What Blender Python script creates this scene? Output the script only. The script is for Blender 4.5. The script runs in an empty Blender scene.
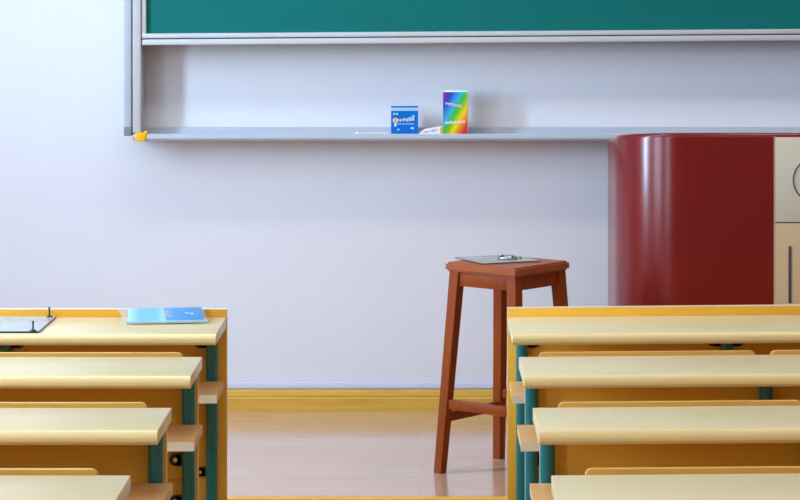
import bpy, bmesh, math, random
from mathutils import Vector, Matrix
random.seed(4)
S = bpy.context.scene
C = S.collection
F = 2400.0          # focal length in pixels of the 800 px frame
VX, VY = 420.0, -3.0
CAMZ = 1.65
PI = math.pi

# ------------------------------------------------------------------ materials
def mat(name, col, rough=0.5, metal=0.0, coat=0.0, spec=0.5, grain=None, grain_col=None, scale=(1, 1, 1), gamt=0.5, bump=0.0):
    m = bpy.data.materials.new(name); m.use_nodes = True
    nt = m.node_tree; b = nt.nodes['Principled BSDF']
    c = tuple(x for x in col) + (1,)
    b.inputs['Base Color'].default_value = c
    b.inputs['Roughness'].default_value = rough
    b.inputs['Metallic'].default_value = metal
    b.inputs['Specular IOR Level'].default_value = spec
    b.inputs['Coat Weight'].default_value = coat
    b.inputs['Coat Roughness'].default_value = 0.12
    if grain:
        tc = nt.nodes.new('ShaderNodeTexCoord'); mp = nt.nodes.new('ShaderNodeMapping')
        mp.inputs['Scale'].default_value = scale
        nz = nt.nodes.new('ShaderNodeTexNoise'); nz.inputs['Scale'].default_value = grain
        nz.inputs['Detail'].default_value = 5; nz.inputs['Roughness'].default_value = 0.6
        rp = nt.nodes.new('ShaderNodeValToRGB')
        rp.color_ramp.elements[0].position = 0.3; rp.color_ramp.elements[1].position = 0.72
        g = grain_col
        rp.color_ramp.elements[0].color = tuple(a*(1-gamt)+q*gamt for a, q in zip(col, g)) + (1,)
        rp.color_ramp.elements[1].color = c
        nt.links.new(tc.outputs['Object'], mp.inputs['Vector'])
        nt.links.new(mp.outputs['Vector'], nz.inputs['Vector'])
        nt.links.new(nz.outputs['Fac'], rp.inputs['Fac'])
        nt.links.new(rp.outputs['Color'], b.inputs['Base Color'])
        if bump:
            bp = nt.nodes.new('ShaderNodeBump'); bp.inputs['Strength'].default_value = bump; bp.inputs['Distance'].default_value = 0.002
            nt.links.new(nz.outputs['Fac'], bp.inputs['Height']); nt.links.new(bp.outputs['Normal'], b.inputs['Normal'])
    return m

M = {}
M['wall'] = mat('wall_paint', (.745, .735, .79), .6, grain=3, grain_col=(.725, .715, .775), gamt=.6)
M['farwall'] = mat('low_bounce_beige_wall', (.42, .37, .32), .7)  # unseen right and back walls, tone darkened to cut their bounced light
M['ceiling'] = mat('ceiling_paint', (.82, .82, .80), .8)
M['floor'] = mat('lower_floor', (.50, .36, .22), .35, grain=4, grain_col=(.4, .28, .16))
M['skirt'] = mat('yellow_wood', (.74, .44, .07), .4, grain=6, grain_col=(.55, .30, .04), scale=(.6, 8, 14), gamt=.8)
M['nosing'] = mat('yellow_nosing', (.80, .40, .03), .4)
M['skirtcap'] = mat('white_skirting_cap', (.62, .64, .80), .4)
M['band'] = mat('yellow_edge_band', (.90, .68, .32), .40)
M['laminate'] = mat('desk_laminate', (.78, .625, .365), .31, grain=5, grain_col=(.71, .55, .30), scale=(1.2, 14, 14), gamt=.5, spec=.5)
M['shelf'] = mat('shelf_wood', (.80, .43, .17), .45, spec=.25, grain=5, grain_col=(.70, .35, .12), scale=(1.2, 14, 14), gamt=.6)
M['panel'] = mat('orange_beech', (.97, .50, .05), .45, spec=.3, grain=5, grain_col=(.90, .43, .035), scale=(1.0, 12, 12), gamt=.7)
M['backrest'] = mat('backrest_beech', (.86, .48, .09), .35, grain=5, grain_col=(.72, .40, .08), scale=(1.0, 12, 12), gamt=.6)
M['edge'] = mat('pale_panel_edge', (.82, .72, .55), .45)
M['teal'] = mat('teal_paint', (.0, .16, .175), .24, coat=.4)
M['black'] = mat('black_metal', (.015, .02, .022), .35)
M['steel'] = mat('screw_steel', (.6, .6, .6), .25, metal=1)
M['alu'] = mat('satin_aluminium', (.46, .50, .58), .42)
M['alu2'] = mat('rail_aluminium', (.53, .53, .55), .45)
M['gap'] = mat('dark_groove', (.06, .065, .07), .7)
M['cap'] = mat('grey_plastic', (.20, .24, .22), .5)
M['yellow'] = mat('yellow_plastic', (.95, .46, .0), .4)
M['board'] = mat('green_board', (.0, .15, .145), .65, spec=.2, grain=2.2, grain_col=(.0, .14, .13), scale=(1, 1, 1), gamt=.7)
M['red'] = mat('red_lacquer', (.20, .006, .008), .22, coat=.1, spec=.45, grain=9, grain_col=(.16, .009, .005), scale=(1, 1, 1), gamt=.6)
M['ivory'] = mat('ivory_laminate', (.66, .58, .47), .4, grain=5, grain_col=(.60, .52, .41), scale=(1, 10, 10), gamt=.5)
M['tan'] = mat('tan_laminate', (.58, .40, .22), .4, grain=5, grain_col=(.60, .41, .23), scale=(12, 10, 1), gamt=.5)
M['stool'] = mat('stool_wood', (.31, .054, .003), .45, grain=7, grain_col=(.19, .035, .004), scale=(6, 6, .8), gamt=.7, spec=.22, coat=.03)
M['stooltop'] = mat('stool_seat_wood', (.39, .072, .005), .40, grain=7, grain_col=(.28, .06, .01), scale=(8, 1, 6), gamt=.7, coat=.15)
M['white'] = mat('white_card', (.85, .86, .88), .5)
M['chalk'] = mat('white_chalk', (.66, .68, .66), .9)
M['blue'] = mat('blue_print', (.0, .155, .62), .5, spec=.2)
M['darkblue'] = mat('dark_blue_edge', (.0, .09, .34), .4)
M['paleblue'] = mat('pale_blue_card', (.45, .70, .85), .5)
M['orange'] = mat('orange_print', (.9, .42, .03), .5)
M['shade_print'] = mat('box_side_shade_and_print', (.05, .08, .10), .6)  # carton side with its shade painted in; also dark print on the packet
M['pinkprint'] = mat('pink_print', (.75, .35, .62), .5)
M['sheetedge'] = mat('smoky_sheet_edge', (.05, .02, .03), .3)
M['paper'] = mat('white_paper', (.84, .86, .82), .6)
M['frame'] = mat('white_window_frame', (.8, .8, .8), .5)

def clear(name, tint, alpha, rough=.05):
    m = bpy.data.materials.new(name); m.use_nodes = True
    nt = m.node_tree; b = nt.nodes['Principled BSDF']
    b.inputs['Base Color'].default_value = tint + (1,)
    b.inputs['Roughness'].default_value = rough
    tr = nt.nodes.new('ShaderNodeBsdfTransparent'); mx = nt.nodes.new('ShaderNodeMixShader')
    mx.inputs[0].default_value = alpha
    out = nt.nodes['Material Output']
    nt.links.new(tr.outputs[0], mx.inputs[1]); nt.links.new(b.outputs[0], mx.inputs[2]); nt.links.new(mx.outputs[0], out.inputs[0])
    return m
M['acrylic'] = clear('clear_acrylic', (.62, .68, .74), .55)
M['acrylic2'] = clear('smoky_acrylic', (.46, .47, .42), .80, .10)
M['sleeve'] = clear('clear_plastic_sleeve', (.60, .76, .90), .16, .2)

# glossy planked platform floor
def plank_mat():
    m = bpy.data.materials.new('platform_planks'); m.use_nodes = True
    nt = m.node_tree; b = nt.nodes['Principled BSDF']
    tc = nt.nodes.new('ShaderNodeTexCoord')
    br = nt.nodes.new('ShaderNodeTexBrick')
    br.inputs['Scale'].default_value = 1.0
    br.inputs['Brick Width'].default_value = 2.4; br.inputs['Row Height'].default_value = .16
    br.inputs['Mortar Size'].default_value = .0007
    br.inputs['Color1'].default_value = (.66, .43, .30, 1); br.inputs['Color2'].default_value = (.61, .39, .265, 1)
    br.inputs['Mortar'].default_value = (.48, .29, .19, 1)
    nt.links.new(tc.outputs['Object'], br.inputs['Vector'])
    mp = nt.nodes.new('ShaderNodeMapping'); mp.inputs['Scale'].default_value = (1.2, 16, 1)
    nt.links.new(tc.outputs['Object'], mp.inputs['Vector'])
    nz = nt.nodes.new('ShaderNodeTexNoise'); nz.inputs['Scale'].default_value = 4; nz.inputs['Detail'].default_value = 6
    nt.links.new(mp.outputs['Vector'], nz.inputs['Vector'])
    mx = nt.nodes.new('ShaderNodeMixRGB'); mx.blend_type = 'MULTIPLY'; mx.inputs[0].default_value = .35
    rp = nt.nodes.new('ShaderNodeValToRGB'); rp.color_ramp.elements[0].color = (.72, .66, .62, 1); rp.color_ramp.elements[0].position = .3
    rp.color_ramp.elements[1].position = .7
    nt.links.new(nz.outputs['Fac'], rp.inputs['Fac'])
    nt.links.new(br.outputs['Color'], mx.inputs[1]); nt.links.new(rp.outputs['Color'], mx.inputs[2])
    nt.links.new(mx.outputs[0], b.inputs['Base Color'])
    b.inputs['Roughness'].default_value = .16; b.inputs['Specular IOR Level'].default_value = .6
    b.inputs['Coat Weight'].default_value = .5; b.inputs['Coat Roughness'].default_value = .1
    return m
M['planks'] = plank_mat()

def ramp_mat(name, axis_u, axis_v, wu, wv, stops, rough=.4):
    m = bpy.data.materials.new(name); m.use_nodes = True
    nt = m.node_tree; b = nt.nodes['Principled BSDF']; b.inputs['Roughness'].default_value = rough
    tc = nt.nodes.new('ShaderNodeTexCoord'); sp = nt.nodes.new('ShaderNodeSeparateXYZ')
    nt.links.new(tc.outputs['Generated'], sp.inputs[0])
    a = nt.nodes.new('ShaderNodeMath'); a.operation = 'MULTIPLY'; a.inputs[1].default_value = wu
    d = nt.nodes.new('ShaderNodeMath'); d.operation = 'MULTIPLY_ADD'; d.inputs[1].default_value = wv
    nt.links.new(sp.outputs[axis_u], a.inputs[0]); nt.links.new(sp.outputs[axis_v], d.inputs[0])
    nt.links.new(a.outputs[0], d.inputs[2])
    off = nt.nodes.new('ShaderNodeMath'); off.operation = 'ADD'; off.inputs[1].default_value = max(0, -wv) + max(0, -wu)
    nt.links.new(d.outputs[0], off.inputs[0])
    rp = nt.nodes.new('ShaderNodeValToRGB')
    e = rp.color_ramp.elements
    e[0].position, e[0].color = stops[0][0], stops[0][1] + (1,)
    e[1].position, e[1].color = stops[-1][0], stops[-1][1] + (1,)
    for p, c in stops[1:-1]:
        n = e.new(p); n.color = c + (1,)
    nt.links.new(off.outputs[0], rp.inputs[0]); nt.links.new(rp.outputs[0], b.inputs['Base Color'])
    return m
M['rainbow'] = ramp_mat('rainbow_print', 0, 2, .5, -.5, [
    (.0, (.22, .02, .30)), (.10, (.14, .02, .42)), (.20, (.02, .05, .50)), (.30, (.02, .27, .72)), (.40, (.03, .48, .62)),
    (.48, (.05, .50, .04)), (.56, (.20, .58, .01)), (.66, (.90, .70, .0)), (.76, (.90, .26, .01)), (.88, (.72, .02, .02)), (1.0, (.62, .02, .03))])
M['booklet'] = ramp_mat('booklet_print', 0, 1, 1, 0, [
    (.0, (.38, .62, .82)), (.16, (.08, .38, .70)), (.38, (.14, .45, .74)), (.47, (.45, .62, .80)), (.51, (.02, .29, .64)), (.57, (.08, .28, .62)), (.64, (.0, .26, .62)), (1, (.0, .23, .57))], .35)

# ------------------------------------------------------------------ mesh helpers
class MB:
    def __init__(self): self.bm = bmesh.new(); self.mats = []
    def mi(self, m):
        if m not in self.mats: self.mats.append(m)
        return self.mats.index(m)
    def box(self, a, b, m, bev=0.0, seg=2):
        bm = bmesh.new(); bmesh.ops.create_cube(bm, size=1)
        for v in bm.verts:
            v.co = Vector([(a[i]+b[i])/2 + v.co[i]*(b[i]-a[i]) for i in range(3)])
        if bev: bmesh.ops.bevel(bm, geom=bm.edges[:], offset=bev, segments=seg, affect='EDGES', profile=.5)
        self.add(bm, m); return self
    def add(self, bm, m, mtx=None):
        i = self.mi(m)
        if mtx: bm.transform(mtx)
        bmesh.ops.recalc_face_normals(bm, faces=bm.faces[:])
        mp = {v: self.bm.verts.new(v.co) for v in bm.verts}
        for f in bm.faces:
            try: nf = self.bm.faces.new([mp[v] for v in f.verts]); nf.material_index = i; nf.smooth = True
            except ValueError: pass
        bm.free(); return self
    def cyl(self, p, q, r, m, r2=None, seg=24):
        p, q = Vector(p), Vector(q); d = q - p
        bm = bmesh.new(); bmesh.ops.create_cone(bm, cap_ends=True, segments=seg, radius1=r, radius2=r if r2 is None else r2, depth=d.length)
        rot = Vector((0, 0, 1)).rotation_difference(d.normalized()).to_matrix().to_4x4()
        self.add(bm, m, Matrix.Translation((p+q)/2) @ rot); return self
    def extrude(self, prof, axis, a, b, m, bev=0.0):
        """polygon of 2-D points swept along an axis: x -> (y,z), y -> (x,z), z -> (x,y)"""
        bm = bmesh.new()
        def P(u, v, w): return {'x': (w, u, v), 'y': (u, w, v), 'z': (u, v, w)}[axis]
        A = [bm.verts.new(P(u, v, a)) for u, v in prof]; B = [bm.verts.new(P(u, v, b)) for u, v in prof]
        n = len(prof)
        for i in range(n): bm.faces.new((A[i], A[(i+1) % n], B[(i+1) % n], B[i]))
        bm.faces.new(A[::-1]); bm.faces.new(B)
        if bev: bmesh.ops.bevel(bm, geom=[e for e in bm.edges if len({round(getattr(v.co, axis), 5) for v in e.verts}) == 1], offset=bev, segments=2, affect='EDGES')
        self.add(bm, m); return self
    def torus(self, c, R, r, m, rot=None, n=32, k=8):
        bm = bmesh.new(); ring = []
        for i in range(n):
            a = 2*PI*i/n
            ring.append([bm.verts.new(((R+r*math.cos(2*PI*j/k))*math.cos(a), (R+r*math.cos(2*PI*j/k))*math.sin(a), r*math.sin(2*PI*j/k))) for j in range(k)])
        for i in range(n):
            for j in range(k):
                bm.faces.new((ring[i][j], ring[(i+1) % n][j], ring[(i+1) % n][(j+1) % k], ring[i][(j+1) % k]))
        self.add(bm, m, Matrix.Translation(c) @ (rot or Matrix())); return self
    def taper(self, p, q, w, m, ang, w2=None):
        """square leg from p to q, rotated by ang about z, slightly chamfered"""
        bm = bmesh.new(); w2 = w if w2 is None else w2
        lo, hi = [], []
        ch = .12
        pts = []
        for sx, sy in ((1, 1), (-1, 1), (-1, -1), (1, -1)):
            a = [(sx, sy*(1-ch)), (sx*(1-ch), sy)]
            if sx*sy < 0: a = a[::-1]
            pts += a
        for u, v in pts:
            for L, o, ww in ((lo, p, w), (hi, q, w2)):
                x, y = u*ww/2, v*ww/2
                L.append(bm.verts.new((o[0]+x*math.cos(ang)-y*math.sin(ang), o[1]+x*math.sin(ang)+y*math.cos(ang), o[2])))
        n = len(pts)
        for i in range(n): bm.faces.new((lo[i], lo[(i+1) % n], hi[(i+1) % n], hi[i]))
        bm.faces.new(lo[::-1]); bm.faces.new(hi)
        self.add(bm, m); return self
    def build(self, name, parent=None, angle=35, fn=None):
        if fn:
            for v in self.bm.verts: v.co = fn(v.co)
        me = bpy.data.meshes.new(name); self.bm.to_mesh(me); self.bm.free()
        for m in self.mats: me.materials.append(m)
        for p in me.polygons: p.use_smooth = True
        me.set_sharp_from_angle(angle=math.radians(angle))
        o = bpy.data.objects.new(name, me); C.objects.link(o)
        if parent: o.parent = parent
        return o

def thing(name, label, cat, loc=(0, 0, 0), rz=0, group=None):
    o = bpy.data.objects.new(name, None); C.objects.link(o)
    o.location = loc; o.rotation_euler = (0, 0, rz); o.empty_display_size = .05
    o['label'] = label; o['category'] = cat
    if group: o['group'] = group
    return o
def tag(o, label, cat, group=None):
    o['label'] = label; o['category'] = cat
    if group: o['group'] = group
    return o
def struct(o): o['kind'] = 'structure'; return o
def X(px, Z): return (px-VX)*Z/F
def H(py, Z): return CAMZ-(py-VY)*Z/F

# ------------------------------------------------------------------ the setting
WY = 8.70; PZ = .15; PE = 7.21
XL, XR, YB, CEIL = -2.95, 4.4, -2.2, 3.3
struct(MB().box((XL-.2, YB-.2, -.2), (XR+.2, WY+.2, 0), M['floor']).build('floor'))
p = MB().box((XL, PE, 0), (XR, WY, PZ), M['planks']).build('floor_platform'); struct(p)
struct(MB().box((XL, PE-.045, 0), (XR, PE, PZ+.001), M['nosing'], .006).build('trim_1'))
struct(MB().box((XL-.2, WY, 0), (XR+.2, WY+.2, CEIL), M['wall']).build('wall_front'))
struct(MB().box((XL-.2, YB-.2, 0), (XR+.2, YB, CEIL), M['farwall']).build('wall_back'))
struct(MB().box((XR, YB, 0), (XR+.2, WY, CEIL), M['farwall']).build('wall_right'))
struct(MB().box((XL-.2, YB-.2, CEIL), (XR+.2, WY+.2, CEIL+.15), M['ceiling']).build('ceiling'))
bb = [(WY, PZ), (WY-.022, PZ), (WY-.022, PZ+.048), (WY-.018, PZ+.052), (WY-.018, PZ+.055), (WY-.020, PZ+.057), (WY-.016, PZ+.074), (WY-.010, PZ+.079), (WY, PZ+.079)]
struct(MB().extrude(bb, 'x', XL, XR, M['skirt']).build('baseboard_front', angle=20))
struct(MB().box((XL, WY-.008, PZ+.081), (XR, WY, PZ+.103), M['skirtcap'], .002).build('trim_2'))
# left wall with three tall windows
WIN = [(6.42, 6.92), (3.9, 5.3), (.9, 2.4)]
ZS, ZT = 1.25, 3.1
w = MB(); ys = [WY] + [v for a, b in WIN for v in (b, a)] + [YB]
for k in range(0, len(ys), 2): w.box((XL-.2, ys[k+1], 0), (XL, ys[k], CEIL), M['wall'])
for a, b in WIN:
    w.box((XL-.2, a, 0), (XL, b, ZS), M['wall']); w.box((XL-.2, a, ZT), (XL, b, CEIL), M['wall'])
struct(w.build('wall_left'))
for i, (a, b) in enumerate(WIN):
    fr = MB(); t = .05
    for y0, y1 in ((a, a+t), (b-t, b)) + ((((a+b)/2-.025, (a+b)/2+.025),) if b-a > .8 else ()): fr.box((XL-.14, y0, ZS), (XL-.08, y1, ZT), M['frame'])
    for z0 in (ZS, ZT-t, ZT-.6): fr.box((XL-.139, a, z0), (XL-.081, b, z0+t), M['frame'])
    struct(fr.build('window_%d' % (i+1)))

# ------------------------------------------------------------------ chalkboard
ZF = 8.56
bx0, bx1 = X(124, ZF), 3.3
btop = 2.95
board = thing('chalkboard', 'large green sliding chalkboard in aluminium frame on the white front wall', 'chalkboard', (0, WY, H(136, ZF)))
def toloc(o, parent):   # keep world coordinates while parented
    o.parent = parent; o.matrix_parent_inverse = Matrix.Translation(parent.location).inverted(); return o
zb = H(127, ZF)
toloc(MB().box((bx0, ZF, zb), (X(131.3, ZF), WY, btop), M['alu'], .003).box((X(131.2, ZF), ZF+.012, zb), (X(132.4, ZF), WY, btop), M['gap']).build('side_frame'), board)
toloc(MB().box((3.273, ZF, zb), (3.3, WY, btop), M['alu'], .003).build('side_frame'), board)
toloc(MB().box((bx0-.001, ZF-.002, H(136, ZF)), (X(131.6, ZF), WY, zb+.001), M['cap'], .004).build('corner_cap'), board)
toloc(MB().box((X(132.3, ZF), ZF+.004, H(133, ZF)), (X(140.6, ZF), WY-.04, btop), M['alu2'], .003).build('guide_rail'), board)
toloc(MB().box((3.24, ZF+.004, H(130, ZF)), (3.272, WY-.04, btop), M['alu2'], .003).build('guide_rail'), board)
toloc(MB().box((bx0, ZF, btop), (3.3, WY, btop+.05), M['alu'], .003).build('top_frame'), board)
# the sliding panel, hanging a touch askew
ZP = 8.577; px0 = X(141.5, ZP)
sl = 4.6/655
def skew(co): return Vector((co.x, co.y, co.z + (co.x-px0)*sl))
zr = H(45.2, ZP)
toloc(MB().box((px0+.012, ZP+.010, H(37, ZP)), (3.22, ZP+.03, btop-.06), M['board']).build('writing_panel', fn=skew), board)
rail = MB().box((px0+.004, ZP-.012, H(38.3, ZP)), (3.225, ZP+.03, H(33.6, ZP)), M['alu2'], .003)
rail.box((px0+.006, ZP-.004, H(40, ZP)), (3.224, ZP+.03, H(38, ZP)), M['gap'])
rail.box((px0+.004, ZP-.014, zr), (3.225, ZP+.03, H(39.4, ZP)), M['alu2'], .004)
toloc(rail.build('bottom_rail', fn=skew), board)
toloc(MB().box((px0, ZP-.006, H(38.3, ZP)), (px0+.017, ZP+.03, btop-.06), M['alu2'], .003).build('side_rail', fn=skew), board)

# chalk tray
TF = 8.545
tz = H(134.2, TF); tlow = H(140.6, TF)
tray = thing('chalk_tray', 'long aluminium chalk tray under the green board on the white wall', 'chalk tray', (0, WY, tlow))
prof = [(WY+.003, H(127, 8.68)), (WY-.012, H(127, 8.68)), (WY-.016, H(127.8, 8.68)), (WY-.018, tz-.004), (TF+.016, tz-.004), (TF+.012, tz),
        (TF+.004, tz+.001), (TF, tz-.003), (TF-.002, tlow+.008), (TF+.004, tlow), (WY+.003, tlow)]
toloc(MB().extrude(prof, 'x', X(133.2, TF), 3.25, M['alu']).build('trough', angle=25), tray)
toloc(MB().box((X(135.2, TF), TF-.006, H(141.2, TF)), (X(146, TF), TF+.02, H(132.6, TF)), M['yellow'], .004, 3)
      .box((X(144, TF), TF-.002, H(136, TF)), (X(147.4, TF), TF+.018, H(131, TF)), M['yellow'], .003).build('end_cap'), tray)
tfl = tz-.0035   # tray bottom

# ------------------------------------------------------------------ things in the tray
def lettering(mb, x0, x1, z0, z1, y, m, n, slope=0.0, seed=1):
    """a row of chunky printed strokes, too small in the photo to spell out"""
    r = random.Random(seed); wd = (x1-x0)/n
    for i in range(n):
        a = x0+i*wd; zz = slope*(a-x0); h = (z1-z0)*r.uniform(.75, 1.1); t = wd*.3
        kind = r.randrange(3)
        mb.box((a, y, z0+zz), (a+t, y+.0006, z0+zz+h), m)
        if kind != 1: mb.box((a, y, z0+zz+h-t*.9), (a+wd*.85, y+.0006, z0+zz+h), m)
        if kind != 2: mb.box((a+wd*.5, y, z0+zz), (a+wd*.5+t, y+.0006, z0+zz+h*.95), m)
        if kind == 2: mb.box((a, y, z0+zz+h*.4), (a+wd*.7, y+.0006, z0+zz+h*.4+t*.8), m)

BZ = 8.572
bw = 27*BZ/F; bh = H(111.6, BZ)-tfl
cb = thing('chalk_box', 'small blue carton with open white flap standing in the chalk tray', 'box', (X(404.6, BZ), BZ, tfl))
b = MB()
t = .0012; d = .055
b.box((-bw/2, 0, 0), (bw/2, t, bh), M['blue']).box((-bw/2, d-t, 0), (bw/2, d, bh), M['blue'])
b.box((-bw/2, t, 0), (-bw/2+t, d-t, bh), M['blue']).box((bw/2-t, t, 0), (bw/2, d-t, bh), M['shade_print']).box((-bw/2+t, t, 0), (bw/2-t, d-t, t), M['blue'])  # right side coloured dark to stand in for its shadow
b.build('carton', cb)
f = MB(); f.box((-bw/2, d-.001, bh), (bw/2, d+.001, bh+.014), M['paleblue']).box((-bw/2-.0005, d-.003, bh+.013), (bw/2+.0005, d+.001, bh+.0175), M['blue'])
MB().box((-bw/2, .0012, bh-.003), (bw/2, .003, bh+.001), M['darkblue']).build('front_tab', cb)
f.build('flap', cb)
l = MB()
lettering(l, -.028, .036, .045, .058, -.0007, M['white'], 6, .10, 3)
l.box((-.030, -.0006, .038), (.034, 0, .0395), M['white']); l.box((-.037, -.0006, .030), (-.030, 0, .040), M['white'])
for a in (-.040, -.030): l.box((a, -.0006, .071), (a+.006, 0, .078), M['paleblue'])
l.box((.026, -.0006, .063), (.036, 0, .069), M['paleblue']); l.box((-.026, -.0006, .016), (-.018, 0, .021), M['paleblue']); l.box((.022, -.0006, .020), (.033, 0, .027), M['paleblue'])
l.cyl((-.033, -.0009, .051), (-.033, 0, .051), .0095, M['white'], seg=20).cyl((-.033, -.0013, .051), (-.033, -.0003, .051), .0072, M['orange'], seg=20)
l.build('printed_lettering', cb)

rw = 24.2*BZ/F; rh = H(92, BZ)-tfl
rb = thing('chalk_box', 'tall rainbow striped carton standing in the chalk tray', 'box', (X(455.2, BZ), BZ, tfl), -.03)
MB().box((-rw/2, 0, 0), (rw/2, .002, rh), M['rainbow']).build('front_face', rb)
MB().box((-rw/2, .002, 0), (rw/2, .06, rh-.001), M['white'], .001).box((rw/2-.001, .001, 0), (rw/2+.001, .059, rh-.001), M['paleblue']).build('carton', rb)
f = MB(); f.box((-rw/2, .055, rh-.002), (rw/2, .058, rh+.006), M['paleblue'])
MB().extrude([(-rw/2, rh-.001), (rw/2, rh-.001), (rw/2-.003, rh+.002), (-rw/2+.006, rh+.003)], 'y', .03, .032, M['white']).build('front_flap', rb)
f.build('flap', rb)
for a in ((-.034, .026, rh*.70, rh*.76, -.0007, M['white'], 7, -.18, 5), (-.012, .026, rh*.67, rh*.71, -.0009, M['pinkprint'], 5, -.05, 8),
          (-.036, .038, rh*.25, rh*.32, -.0007, M['white'], 9, .02, 9)):
    l = MB(); lettering(l, *a); l.build('printed_lettering', rb)


cx0, cx1 = X(355, BZ), X(388, BZ)
st = MB().cyl((cx0+.012, BZ+.008, tfl+.0052), (cx1, BZ+.010, tfl+.0052), .0032, M['chalk'], .0036, 14).cyl((cx0, BZ+.008, tfl+.0052), (cx0+.012, BZ+.008, tfl+.0052), .0052, M['white'], .0052, 14)
tag(st.build('chalk_stick'), 'thin white chalk stick lying left of the blue carton', 'chalk')
cd = thing('chalk_packet', 'flat white printed packet lying between blue and rainbow cartons', 'packet', (X(431, BZ), BZ+.004, tfl))
MB().extrude([(-.043, 0), (.041, 0), (.041, .028), (-.02, .020), (-.043, .006)], 'y', 0, .05, M['white'], .001).build('packet_body', cd)
l = MB(); l.box((.033, -.0007, .001), (.040, 0, .027), M['orange'])
for q in range(7): l.box((-.030+q*.008, -.0006, .006+.0012*q), (-.026+q*.008, 0, .010+.0016*q), M['shade_print'] if q % 3 else M['pinkprint'])
l.build('printed_lettering', cd)

# ------------------------------------------------------------------ lectern
LY = 7.85; LD = .52; lx0 = .655; lx1 = 2.19; LH = H(132.6, LY)-PZ; R = .23
def plan(off=0.0):
    pts = []
    n = 14
    for i in range(n+1):
        a = PI + (PI/2)*i/n
        pts.append((lx0+R+(R-off)*math.cos(a), LY+R+(R-off)*math.sin(a)))
    for i in range(n+1):
        a = 1.5*PI + (PI/2)*i/n
        pts.append((lx1-R+(R-off)*math.cos(a), LY+R+(R-off)*math.sin(a)))
    return pts + [(lx1-off, LY+LD-off), (lx0+off, LY+LD-off)]
lec = thing('lectern', 'dark red lacquered lectern with rounded corner against the white wall', 'lectern', ((lx0+lx1)/2, LY+LD/2, PZ))
def tube(zs, m, caps=True):
    bm = bmesh.new(); rings = []
    for z, off in zs: rings.append([bm.verts.new((x, y, z-(max(0, y-LY)*.10 if z > 1 else 0))) for x, y in plan(off)])
    n = len(rings[0])
    for a, c in zip(rings, rings[1:]):
        for i in range(n): bm.faces.new((a[i], a[(i+1) % n], c[(i+1) % n], c[i]))
    bm.faces.new(rings[0][::-1]); bm.faces.new(rings[-1])
    return MB().add(bm, m)
zt = PZ+LH
body = tube([(PZ, .004), (PZ+.06, .004), (PZ+.062, 0), (zt-.016, 0), (zt-.010, .0012), (zt-.005, .004), (zt-.001, .009), (zt, .016)], M['red'])
toloc(body.build('body', angle=50), lec)
sx0, sx1 = X(775, LY), X(775, LY)+.52
zg = H(222.5, LY)
u = MB().box((sx0+.0015, LY-.004, zg+.002), (sx1, LY+.004, H(137.3, LY)), M['ivory'], .001)
u = toloc(u.build('upper_door'), lec)
rg = MB().torus((X(815, LY), LY-.004, H(180, LY)), 22*LY/F, .0022, M['gap'], Matrix.Rotation(PI/2, 4, 'X'))
rg = rg.build('ring_emblem'); rg.parent = u; 
lo = MB().box((sx0+.0015, LY-.004, PZ+.08), (sx1, LY+.004, zg-.002), M['tan'], .001)
lo = toloc(lo.build('lower_door'), lec)
sr = MB().box((X(788.2, LY), LY-.006, H(303, LY)), (X(791, LY), LY-.002, H(246, LY)), M['gap'], .001).build('pull_slot'); sr.parent = lo
toloc(MB().box((sx0-.004, LY-.002, PZ+.08), (sx0+.001, LY+.004, H(136.5, LY)), M['tan']).box((sx0, LY-.0015, zg-.003), (sx1, LY+.003, zg+.003), M['gap']).build('door_seam'), lec)

# ------------------------------------------------------------------ stool
SC = (.277, 7.590); SA = math.radians(50.5); SH = .664
stool = thing('wooden_stool', 'reddish brown square wooden stool with splayed legs on the platform', 'stool', (SC[0], SC[1], PZ), SA)
hs = .141
def sq(h, z, bm): return [bm.verts.new((sx*h, sy*h, z)) for sx, sy in ((1, 1), (-1, 1), (-1, -1), (1, -1))]
bm = bmesh.new(); bmesh.ops.create_cube(bm, size=1)
for v in bm.verts: v.co = Vector((v.co.x*2*hs, v.co.y*2*hs, SH-.0145+v.co.z*.029))
bmesh.ops.bevel(bm, geom=[e for e in bm.edges if abs(e.verts[0].co.z-e.verts[1].co.z) > .01], offset=.004, segments=2, affect='EDGES')
bmesh.ops.bevel(bm, geom=[e for e in bm.edges if min(v.co.z for v in e.verts) > SH-.001 or max(v.co.z for v in e.verts) < SH-.028], offset=.006, segments=3, affect='EDGES')
MB().add(bm, M['stooltop']).build('seat', stool)
ht, hb, lw = .113, .152, .034
def legpt(sx, sy, z):
    k = z/(SH-.029); h = hb+(ht-hb)*k; return (sx*h, sy*h, z)
for sx, sy in ((1, 1), (-1, 1), (-1, -1), (1, -1)):
    MB().taper(legpt(sx, sy, 0), legpt(sx, sy, SH-.029), .030, M['stool'], 0, .037).build('leg', stool)
def barx(z0, z1, sy, wdt, name):
    a = hb+(ht-hb)*((z0+z1)/2/(SH-.029)); 
    MB().box((-a+.014, sy*a-wdt/2, z0), (a-.014, sy*a+wdt/2, z1), M['stool'], .002).build(name, stool)
def bary(z0, z1, sx, wdt, name):
    a = hb+(ht-hb)*((z0+z1)/2/(SH-.029))
    MB().box((sx*a-wdt/2, -a+.014, z0), (sx*a+wdt/2, a-.014, z1), M['stool'], .002).build(name, stool)
for s in (-1, 1):
    barx(SH-.074, SH-.028, s, .022, 'apron'); bary(SH-.074, SH-.028, s, .022, 'apron')
# local corners: L=(-1,+1) F=(-1,-1) R=(+1,-1) B=(+1,+1)
bary(.203, .233, -1, .020, 'stretcher'); bary(.203, .233, 1, .020, 'stretcher')
barx(.160, .190, 1, .020, 'stretcher'); barx(.160, .190, -1, .020, 'stretcher')

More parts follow.
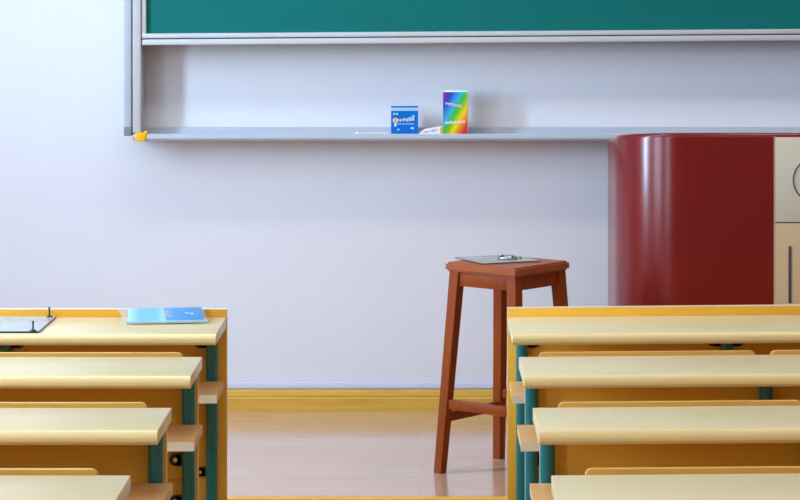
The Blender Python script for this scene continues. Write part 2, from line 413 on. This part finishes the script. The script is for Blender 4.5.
sheet = thing('acrylic_sheet', 'grey clear square sheet with chrome fitting lying on wooden stool', 'sheet', (.246, 7.632, PZ+SH+.0005), math.radians(25))
o = MB().box((-.102, -.100, 0), (.102, .100, .0025), M['acrylic2']).box((-.1023, -.1003, 0), (.1023, -.0995, .0026), M['sheetedge']).box((-.1023, -.1003, 0), (-.1015, .1003, .0026), M['sheetedge'])
o.build('sheet_plate', sheet)
MB().torus((.036, .0, .0055), .030, .003, M['steel']).cyl((.036, .0, .0025), (.036, .0, .0045), .03, M['white'], .028).build('chrome_fitting', sheet)['label'] = 'chrome ring fitting'
for a, h in ((0.3, .010), (1.9, .013), (3.4, .011), (5.2, .010)):
    x, y = .036+.022*math.cos(a), .022*math.sin(a)
    MB().cyl((x, y, .0035), (x, y, h), .004, M['black'], .003, 12).build('screw', sheet)
MB().cyl((.077, -.01, .0024), (.077, -.01, .006), .005, M['black'], .004, 12).build('screw', sheet)

# ------------------------------------------------------------------ lecture desks
DT = .7425           # desktop height
PITCH = .749; ROW0 = 6.80
LEN = 1.235
XEND_R, XEND_L = .249, -.549
SLOPE = .0085
def desk(side, row):
    s = 1 if side == 'right' else -1
    seats = 2 if s > 0 else 3
    LEN = .0645+.585*seats
    y0 = ROW0 - PITCH*row
    ex = XEND_R if s > 0 else XEND_L
    extra = {('left', 0): 'clear sheet and blue booklet on top', ('left', 1): 'second from the front wall',
             ('left', 2): 'third from the front wall', ('left', 3): 'cut by the photo bottom edge',
             ('right', 0): 'nearest the red lectern', ('right', 1): 'second from the lectern',
             ('right', 2): 'third from the lectern', ('right', 3): 'cut by the photo bottom edge'}[(side, row)]
    root = thing('lecture_desk', 'beech desk on the %s of the aisle, %s' % (side, extra), 'desk', (ex, y0, 0), 0, 'rows of lecture desks')
    sl = SLOPE if s > 0 else 0
    def fn(co): return Vector((s*co.x, co.y, co.z*(1+sl*co.x/DT)))
    def fix(mb):  # mirrored meshes need their faces flipped
        if s < 0: bmesh.ops.reverse_faces(mb.bm, faces=mb.bm.faces[:])
        return mb
    # desktop: bullnosed slab
    T, D = .029, (.352, .318, .292, .30)[row]
    pe = .016 if s > 0 else .010
    r = .017
    fix(MB().box((0, -D+r, DT-T), (LEN, 0, DT), M['laminate'], .001)).build('desktop', root, 30, fn)
    pr = [(-D+r, DT-T), (-D+r, DT)]
    for i in range(9):
        a = PI/2 + (PI/2)*i/8
        pr.append((-D+r+r*math.cos(a), DT-r+r*math.sin(a)))
    pr += [(-D+.001, DT-T+.007), (-D+.008, DT-T)]
    fix(MB().extrude(pr, 'x', 0, LEN, M['band'])).build('edge_band', root, 30, fn)
    sh = (0, .012, .018, .018)[row]; sw = (0, .009, .012, .012)[row]
    sf = fix(MB().box((.0025-sw, -.2975, .549+sh), (LEN-.0025+sw, -.066, .571+sh), M['shelf'])).build('book_shelf', root, 30, fn)
    fix(MB().box((.001-sw, -.30, .5492+sh), (LEN-.001+sw, -.2974, .5708+sh), M['edge'])).build('edge_band', sf, 30, fn)
    if row == 0:
        up = .026 if s > 0 else .0225
        fix(MB().box((-.001, .0, .0), (LEN+.001, .020, DT+up), M['panel'], .002).box((-.0018, .001, .0), (-.0008, .019, DT+up-.001), M['edge'])
            .box((-.001, .001, DT+up-.0005), (LEN+.001, .019, DT+up+.0008), M['edge'])).build('front_panel', root, 30, fn)
    else:
        fix(MB().box((pe, -.018, .437), (LEN-pe, -.002, DT-T), M['panel'], .001).box((pe-.0008, -.0178, .437), (pe+.0002, -.0022, DT-T), M['edge'])).build('modesty_panel', root, 30, fn)
        fix(MB().box((pe, -.018, .09), (LEN-pe, -.002, .435), M['backrest'], .001).box((pe-.0008, -.0178, .09), (pe+.0002, -.0022, .435), M['edge'])).build('lower_panel', root, 30, fn)
    py = -.0 if row == 0 else -.018
    q0 = .039 if row == 0 else .031
    LX = [q0+(LEN-2*q0)*k/seats for k in range(seats+1)]
    for i, lx in enumerate(LX):
        yc = py-.021
        lg = fix(MB().cyl((lx, yc, .006), (lx, yc, DT-T), .0168, M['teal'], seg=28).cyl((lx, yc, 0), (lx, yc, .008), .034, M['teal'], seg=28)
                 ).build('leg', root, 40, fn)
        dirs = [1] if i == 0 else ([-1] if i == seats else [1, -1])
        zl = [(.675, .019), (.306, .013)] if row == 0 else [(.695, .016), (.488, .0155), (.385, .014)]
        for dr in dirs:
            for zc, hh in zl:
                br = MB()
                x1 = lx+dr*.034
                br.box((min(lx+dr*.012, x1), py-.0085, zc-hh), (max(lx+dr*.012, x1), py-.0005, zc+hh), M['black'], .001)
                br.cyl((x1, py-.0085, zc), (x1, py-.0005, zc), hh, M['black'], seg=24)
                br.cyl((x1, py-.0125, zc), (x1, py-.008, zc), .0055, M['steel'], .004, 12)
                fix(br).build('bracket', lg, 40, fn)
    if row > 0:
        for k in range(seats):
            ins = (0, 0, .006, .014)[row] if k == 0 else 0
            c = (LX[k]+LX[k+1])/2 + ins/2 + .002; wd = .548-ins
            zt, rr = DT+.007, .012
            pts = [(c-wd/2, zt-.27), (c+wd/2, zt-.27)]
            for i in range(7):
                a = (PI/2)*i/6; pts.append((c+wd/2-rr+rr*math.cos(a), zt-rr+rr*math.sin(a)))
            for i in range(7):
                a = PI/2+(PI/2)*i/6; pts.append((c-wd/2+rr+rr*math.cos(a), zt-rr+rr*math.sin(a)))
            fix(MB().extrude(pts, 'y', .020, .034, M['backrest'], .002)).build('backrest', root, 30, fn)
            for q in (-.185, .185): fix(MB().box((c+q-.015, -.003, .53), (c+q+.015, .0215, .66), M['black'])).build('backrest_mount', root, 30, fn)
    return root
for row in range(4):
    desk('left', row); desk('right', row)

# ------------------------------------------------------------------ things on the left front desk
g = thing('acrylic_sheet', 'clear rectangular sheet with dark edges lying on left front desk', 'sheet', (-1.03, ROW0-.322, DT+.0007))
MB().box((-.42, 0, .0002), (0, .316, .0035), M['acrylic']).build('sheet_plate', g)
MB().box((-.42, -.0012, 0), (.0012, .0, .0045), M['sheetedge']).box((0, 0, 0), (.0012, .316, .0042), M['sheetedge']).build('sheet_rim', g)['label'] = 'dark rim'
for x, y in ((-.016, .010), (-.016, .296)):
    MB().cyl((x, y, .0035), (x, y, .007), .0098, M['black'], .0085, 20).cyl((x, y, .006), (x, y, .030), .0024, M['black'], seg=12).cyl((x, y, .027), (x, y, .031), .0034, M['black'], seg=12).build('bolt', g)
tag(MB().box((-1.44, ROW0-.312, DT+.0001), (-1.066, ROW0-.02, DT+.0005), M['paper']).build('paper_sheet'), 'white paper lying under clear sheet on left front desk', 'paper')

# blue packet leaning on the raised edge
a0 = Vector((X(127.5, 6.66), 6.640, DT+.003)); lean = math.atan2(.0225, .135)
pk = thing('blue_booklet', 'blue booklet in clear plastic sleeve on left front desk', 'booklet', a0)
pk.rotation_euler = (lean, 0, math.radians(8.5))
MB().box((.006, .003, .0012), (.214, .130, .0052), M['booklet'], .0008).build('booklet', pk)
l = MB()
for q, (x, y) in enumerate(((.108, .06), (.118, .045), (.112, .085), (.165, .07), (.178, .062))):
    l.box((x, y, .0052), (x+.010, y+.012, .0055), M['pinkprint'] if q < 3 else M['paleblue'])
l.build('cover_print', pk)
MB().extrude([(-.002, 0), (.222, 0), (.220, .136), (-.022, .136)], 'z', .0, .0064, M['sleeve'], .001).box((-.002, -.001, .0), (.222, .0015, .0066), M['paleblue']).build('plastic_sleeve', pk)
cr = thing('chalk_crumb', 'tiny white crumb right of the blue booklet on left front desk', 'crumb', (X(207, 6.69), 6.69, DT))
bm = bmesh.new(); bmesh.ops.create_icosphere(bm, subdivisions=2, radius=.0045)
for v in bm.verts: v.co = Vector((v.co.x*1.3, v.co.y, max(v.co.z, -.003)+.003))*random.uniform(.92, 1.05)
MB().add(bm, M['chalk']).build('crumb', cr)

# ------------------------------------------------------------------ light
def area(name, loc, rot, sx, sy, power, col):
    L = bpy.data.lights.new(name, 'AREA'); L.shape = 'RECTANGLE'; L.size = sx; L.size_y = sy; L.energy = power; L.color = col
    o = bpy.data.objects.new(name, L); C.objects.link(o); o.location = loc; o.rotation_euler = rot; return o
for i, (a, b) in enumerate(WIN):
    area('daylight_%d' % (i+1), (XL-.15, (a+b)/2, (ZS+ZT)/2), (0, -PI/2, 0), ZT-ZS-.1, b-a-.1, [84, 48, 38][i], ((.53, .755, 1.0), (.62, .80, 1.0), (.62, .80, 1.0))[i])
for i, (x, y, e) in enumerate(((-.6, 7.5, 9), (1.8, 7.5, 10), (-1.0, 3.0, 10), (1.8, 3.0, 11))):
    area('ceiling_lamp_%d' % (i+1), (x, y, CEIL-.03), (0, 0, 0), 1.2, .25, e, (1.0, .88, .78) if y > 5 else (1.0, .76, .52))
W = bpy.data.worlds.new('sky'); S.world = W; W.use_nodes = True
W.node_tree.nodes['Background'].inputs[0].default_value = (.6, .75, 1, 1); W.node_tree.nodes['Background'].inputs[1].default_value = .6

# ------------------------------------------------------------------ camera
cam = bpy.data.cameras.new('camera'); co = bpy.data.objects.new('camera', cam); C.objects.link(co)
co.location = (0, 0, CAMZ); co.rotation_euler = (PI/2, 0, 0)
cam.sensor_width = 36; cam.lens = F/800*36
cam.shift_x = (400-VX)/800; cam.shift_y = -(250-VY)/800
S.camera = co
S.view_settings.view_transform = 'Standard'; S.view_settings.look = 'None'; S.view_settings.gamma = 1
S.view_settings.exposure = 0.82
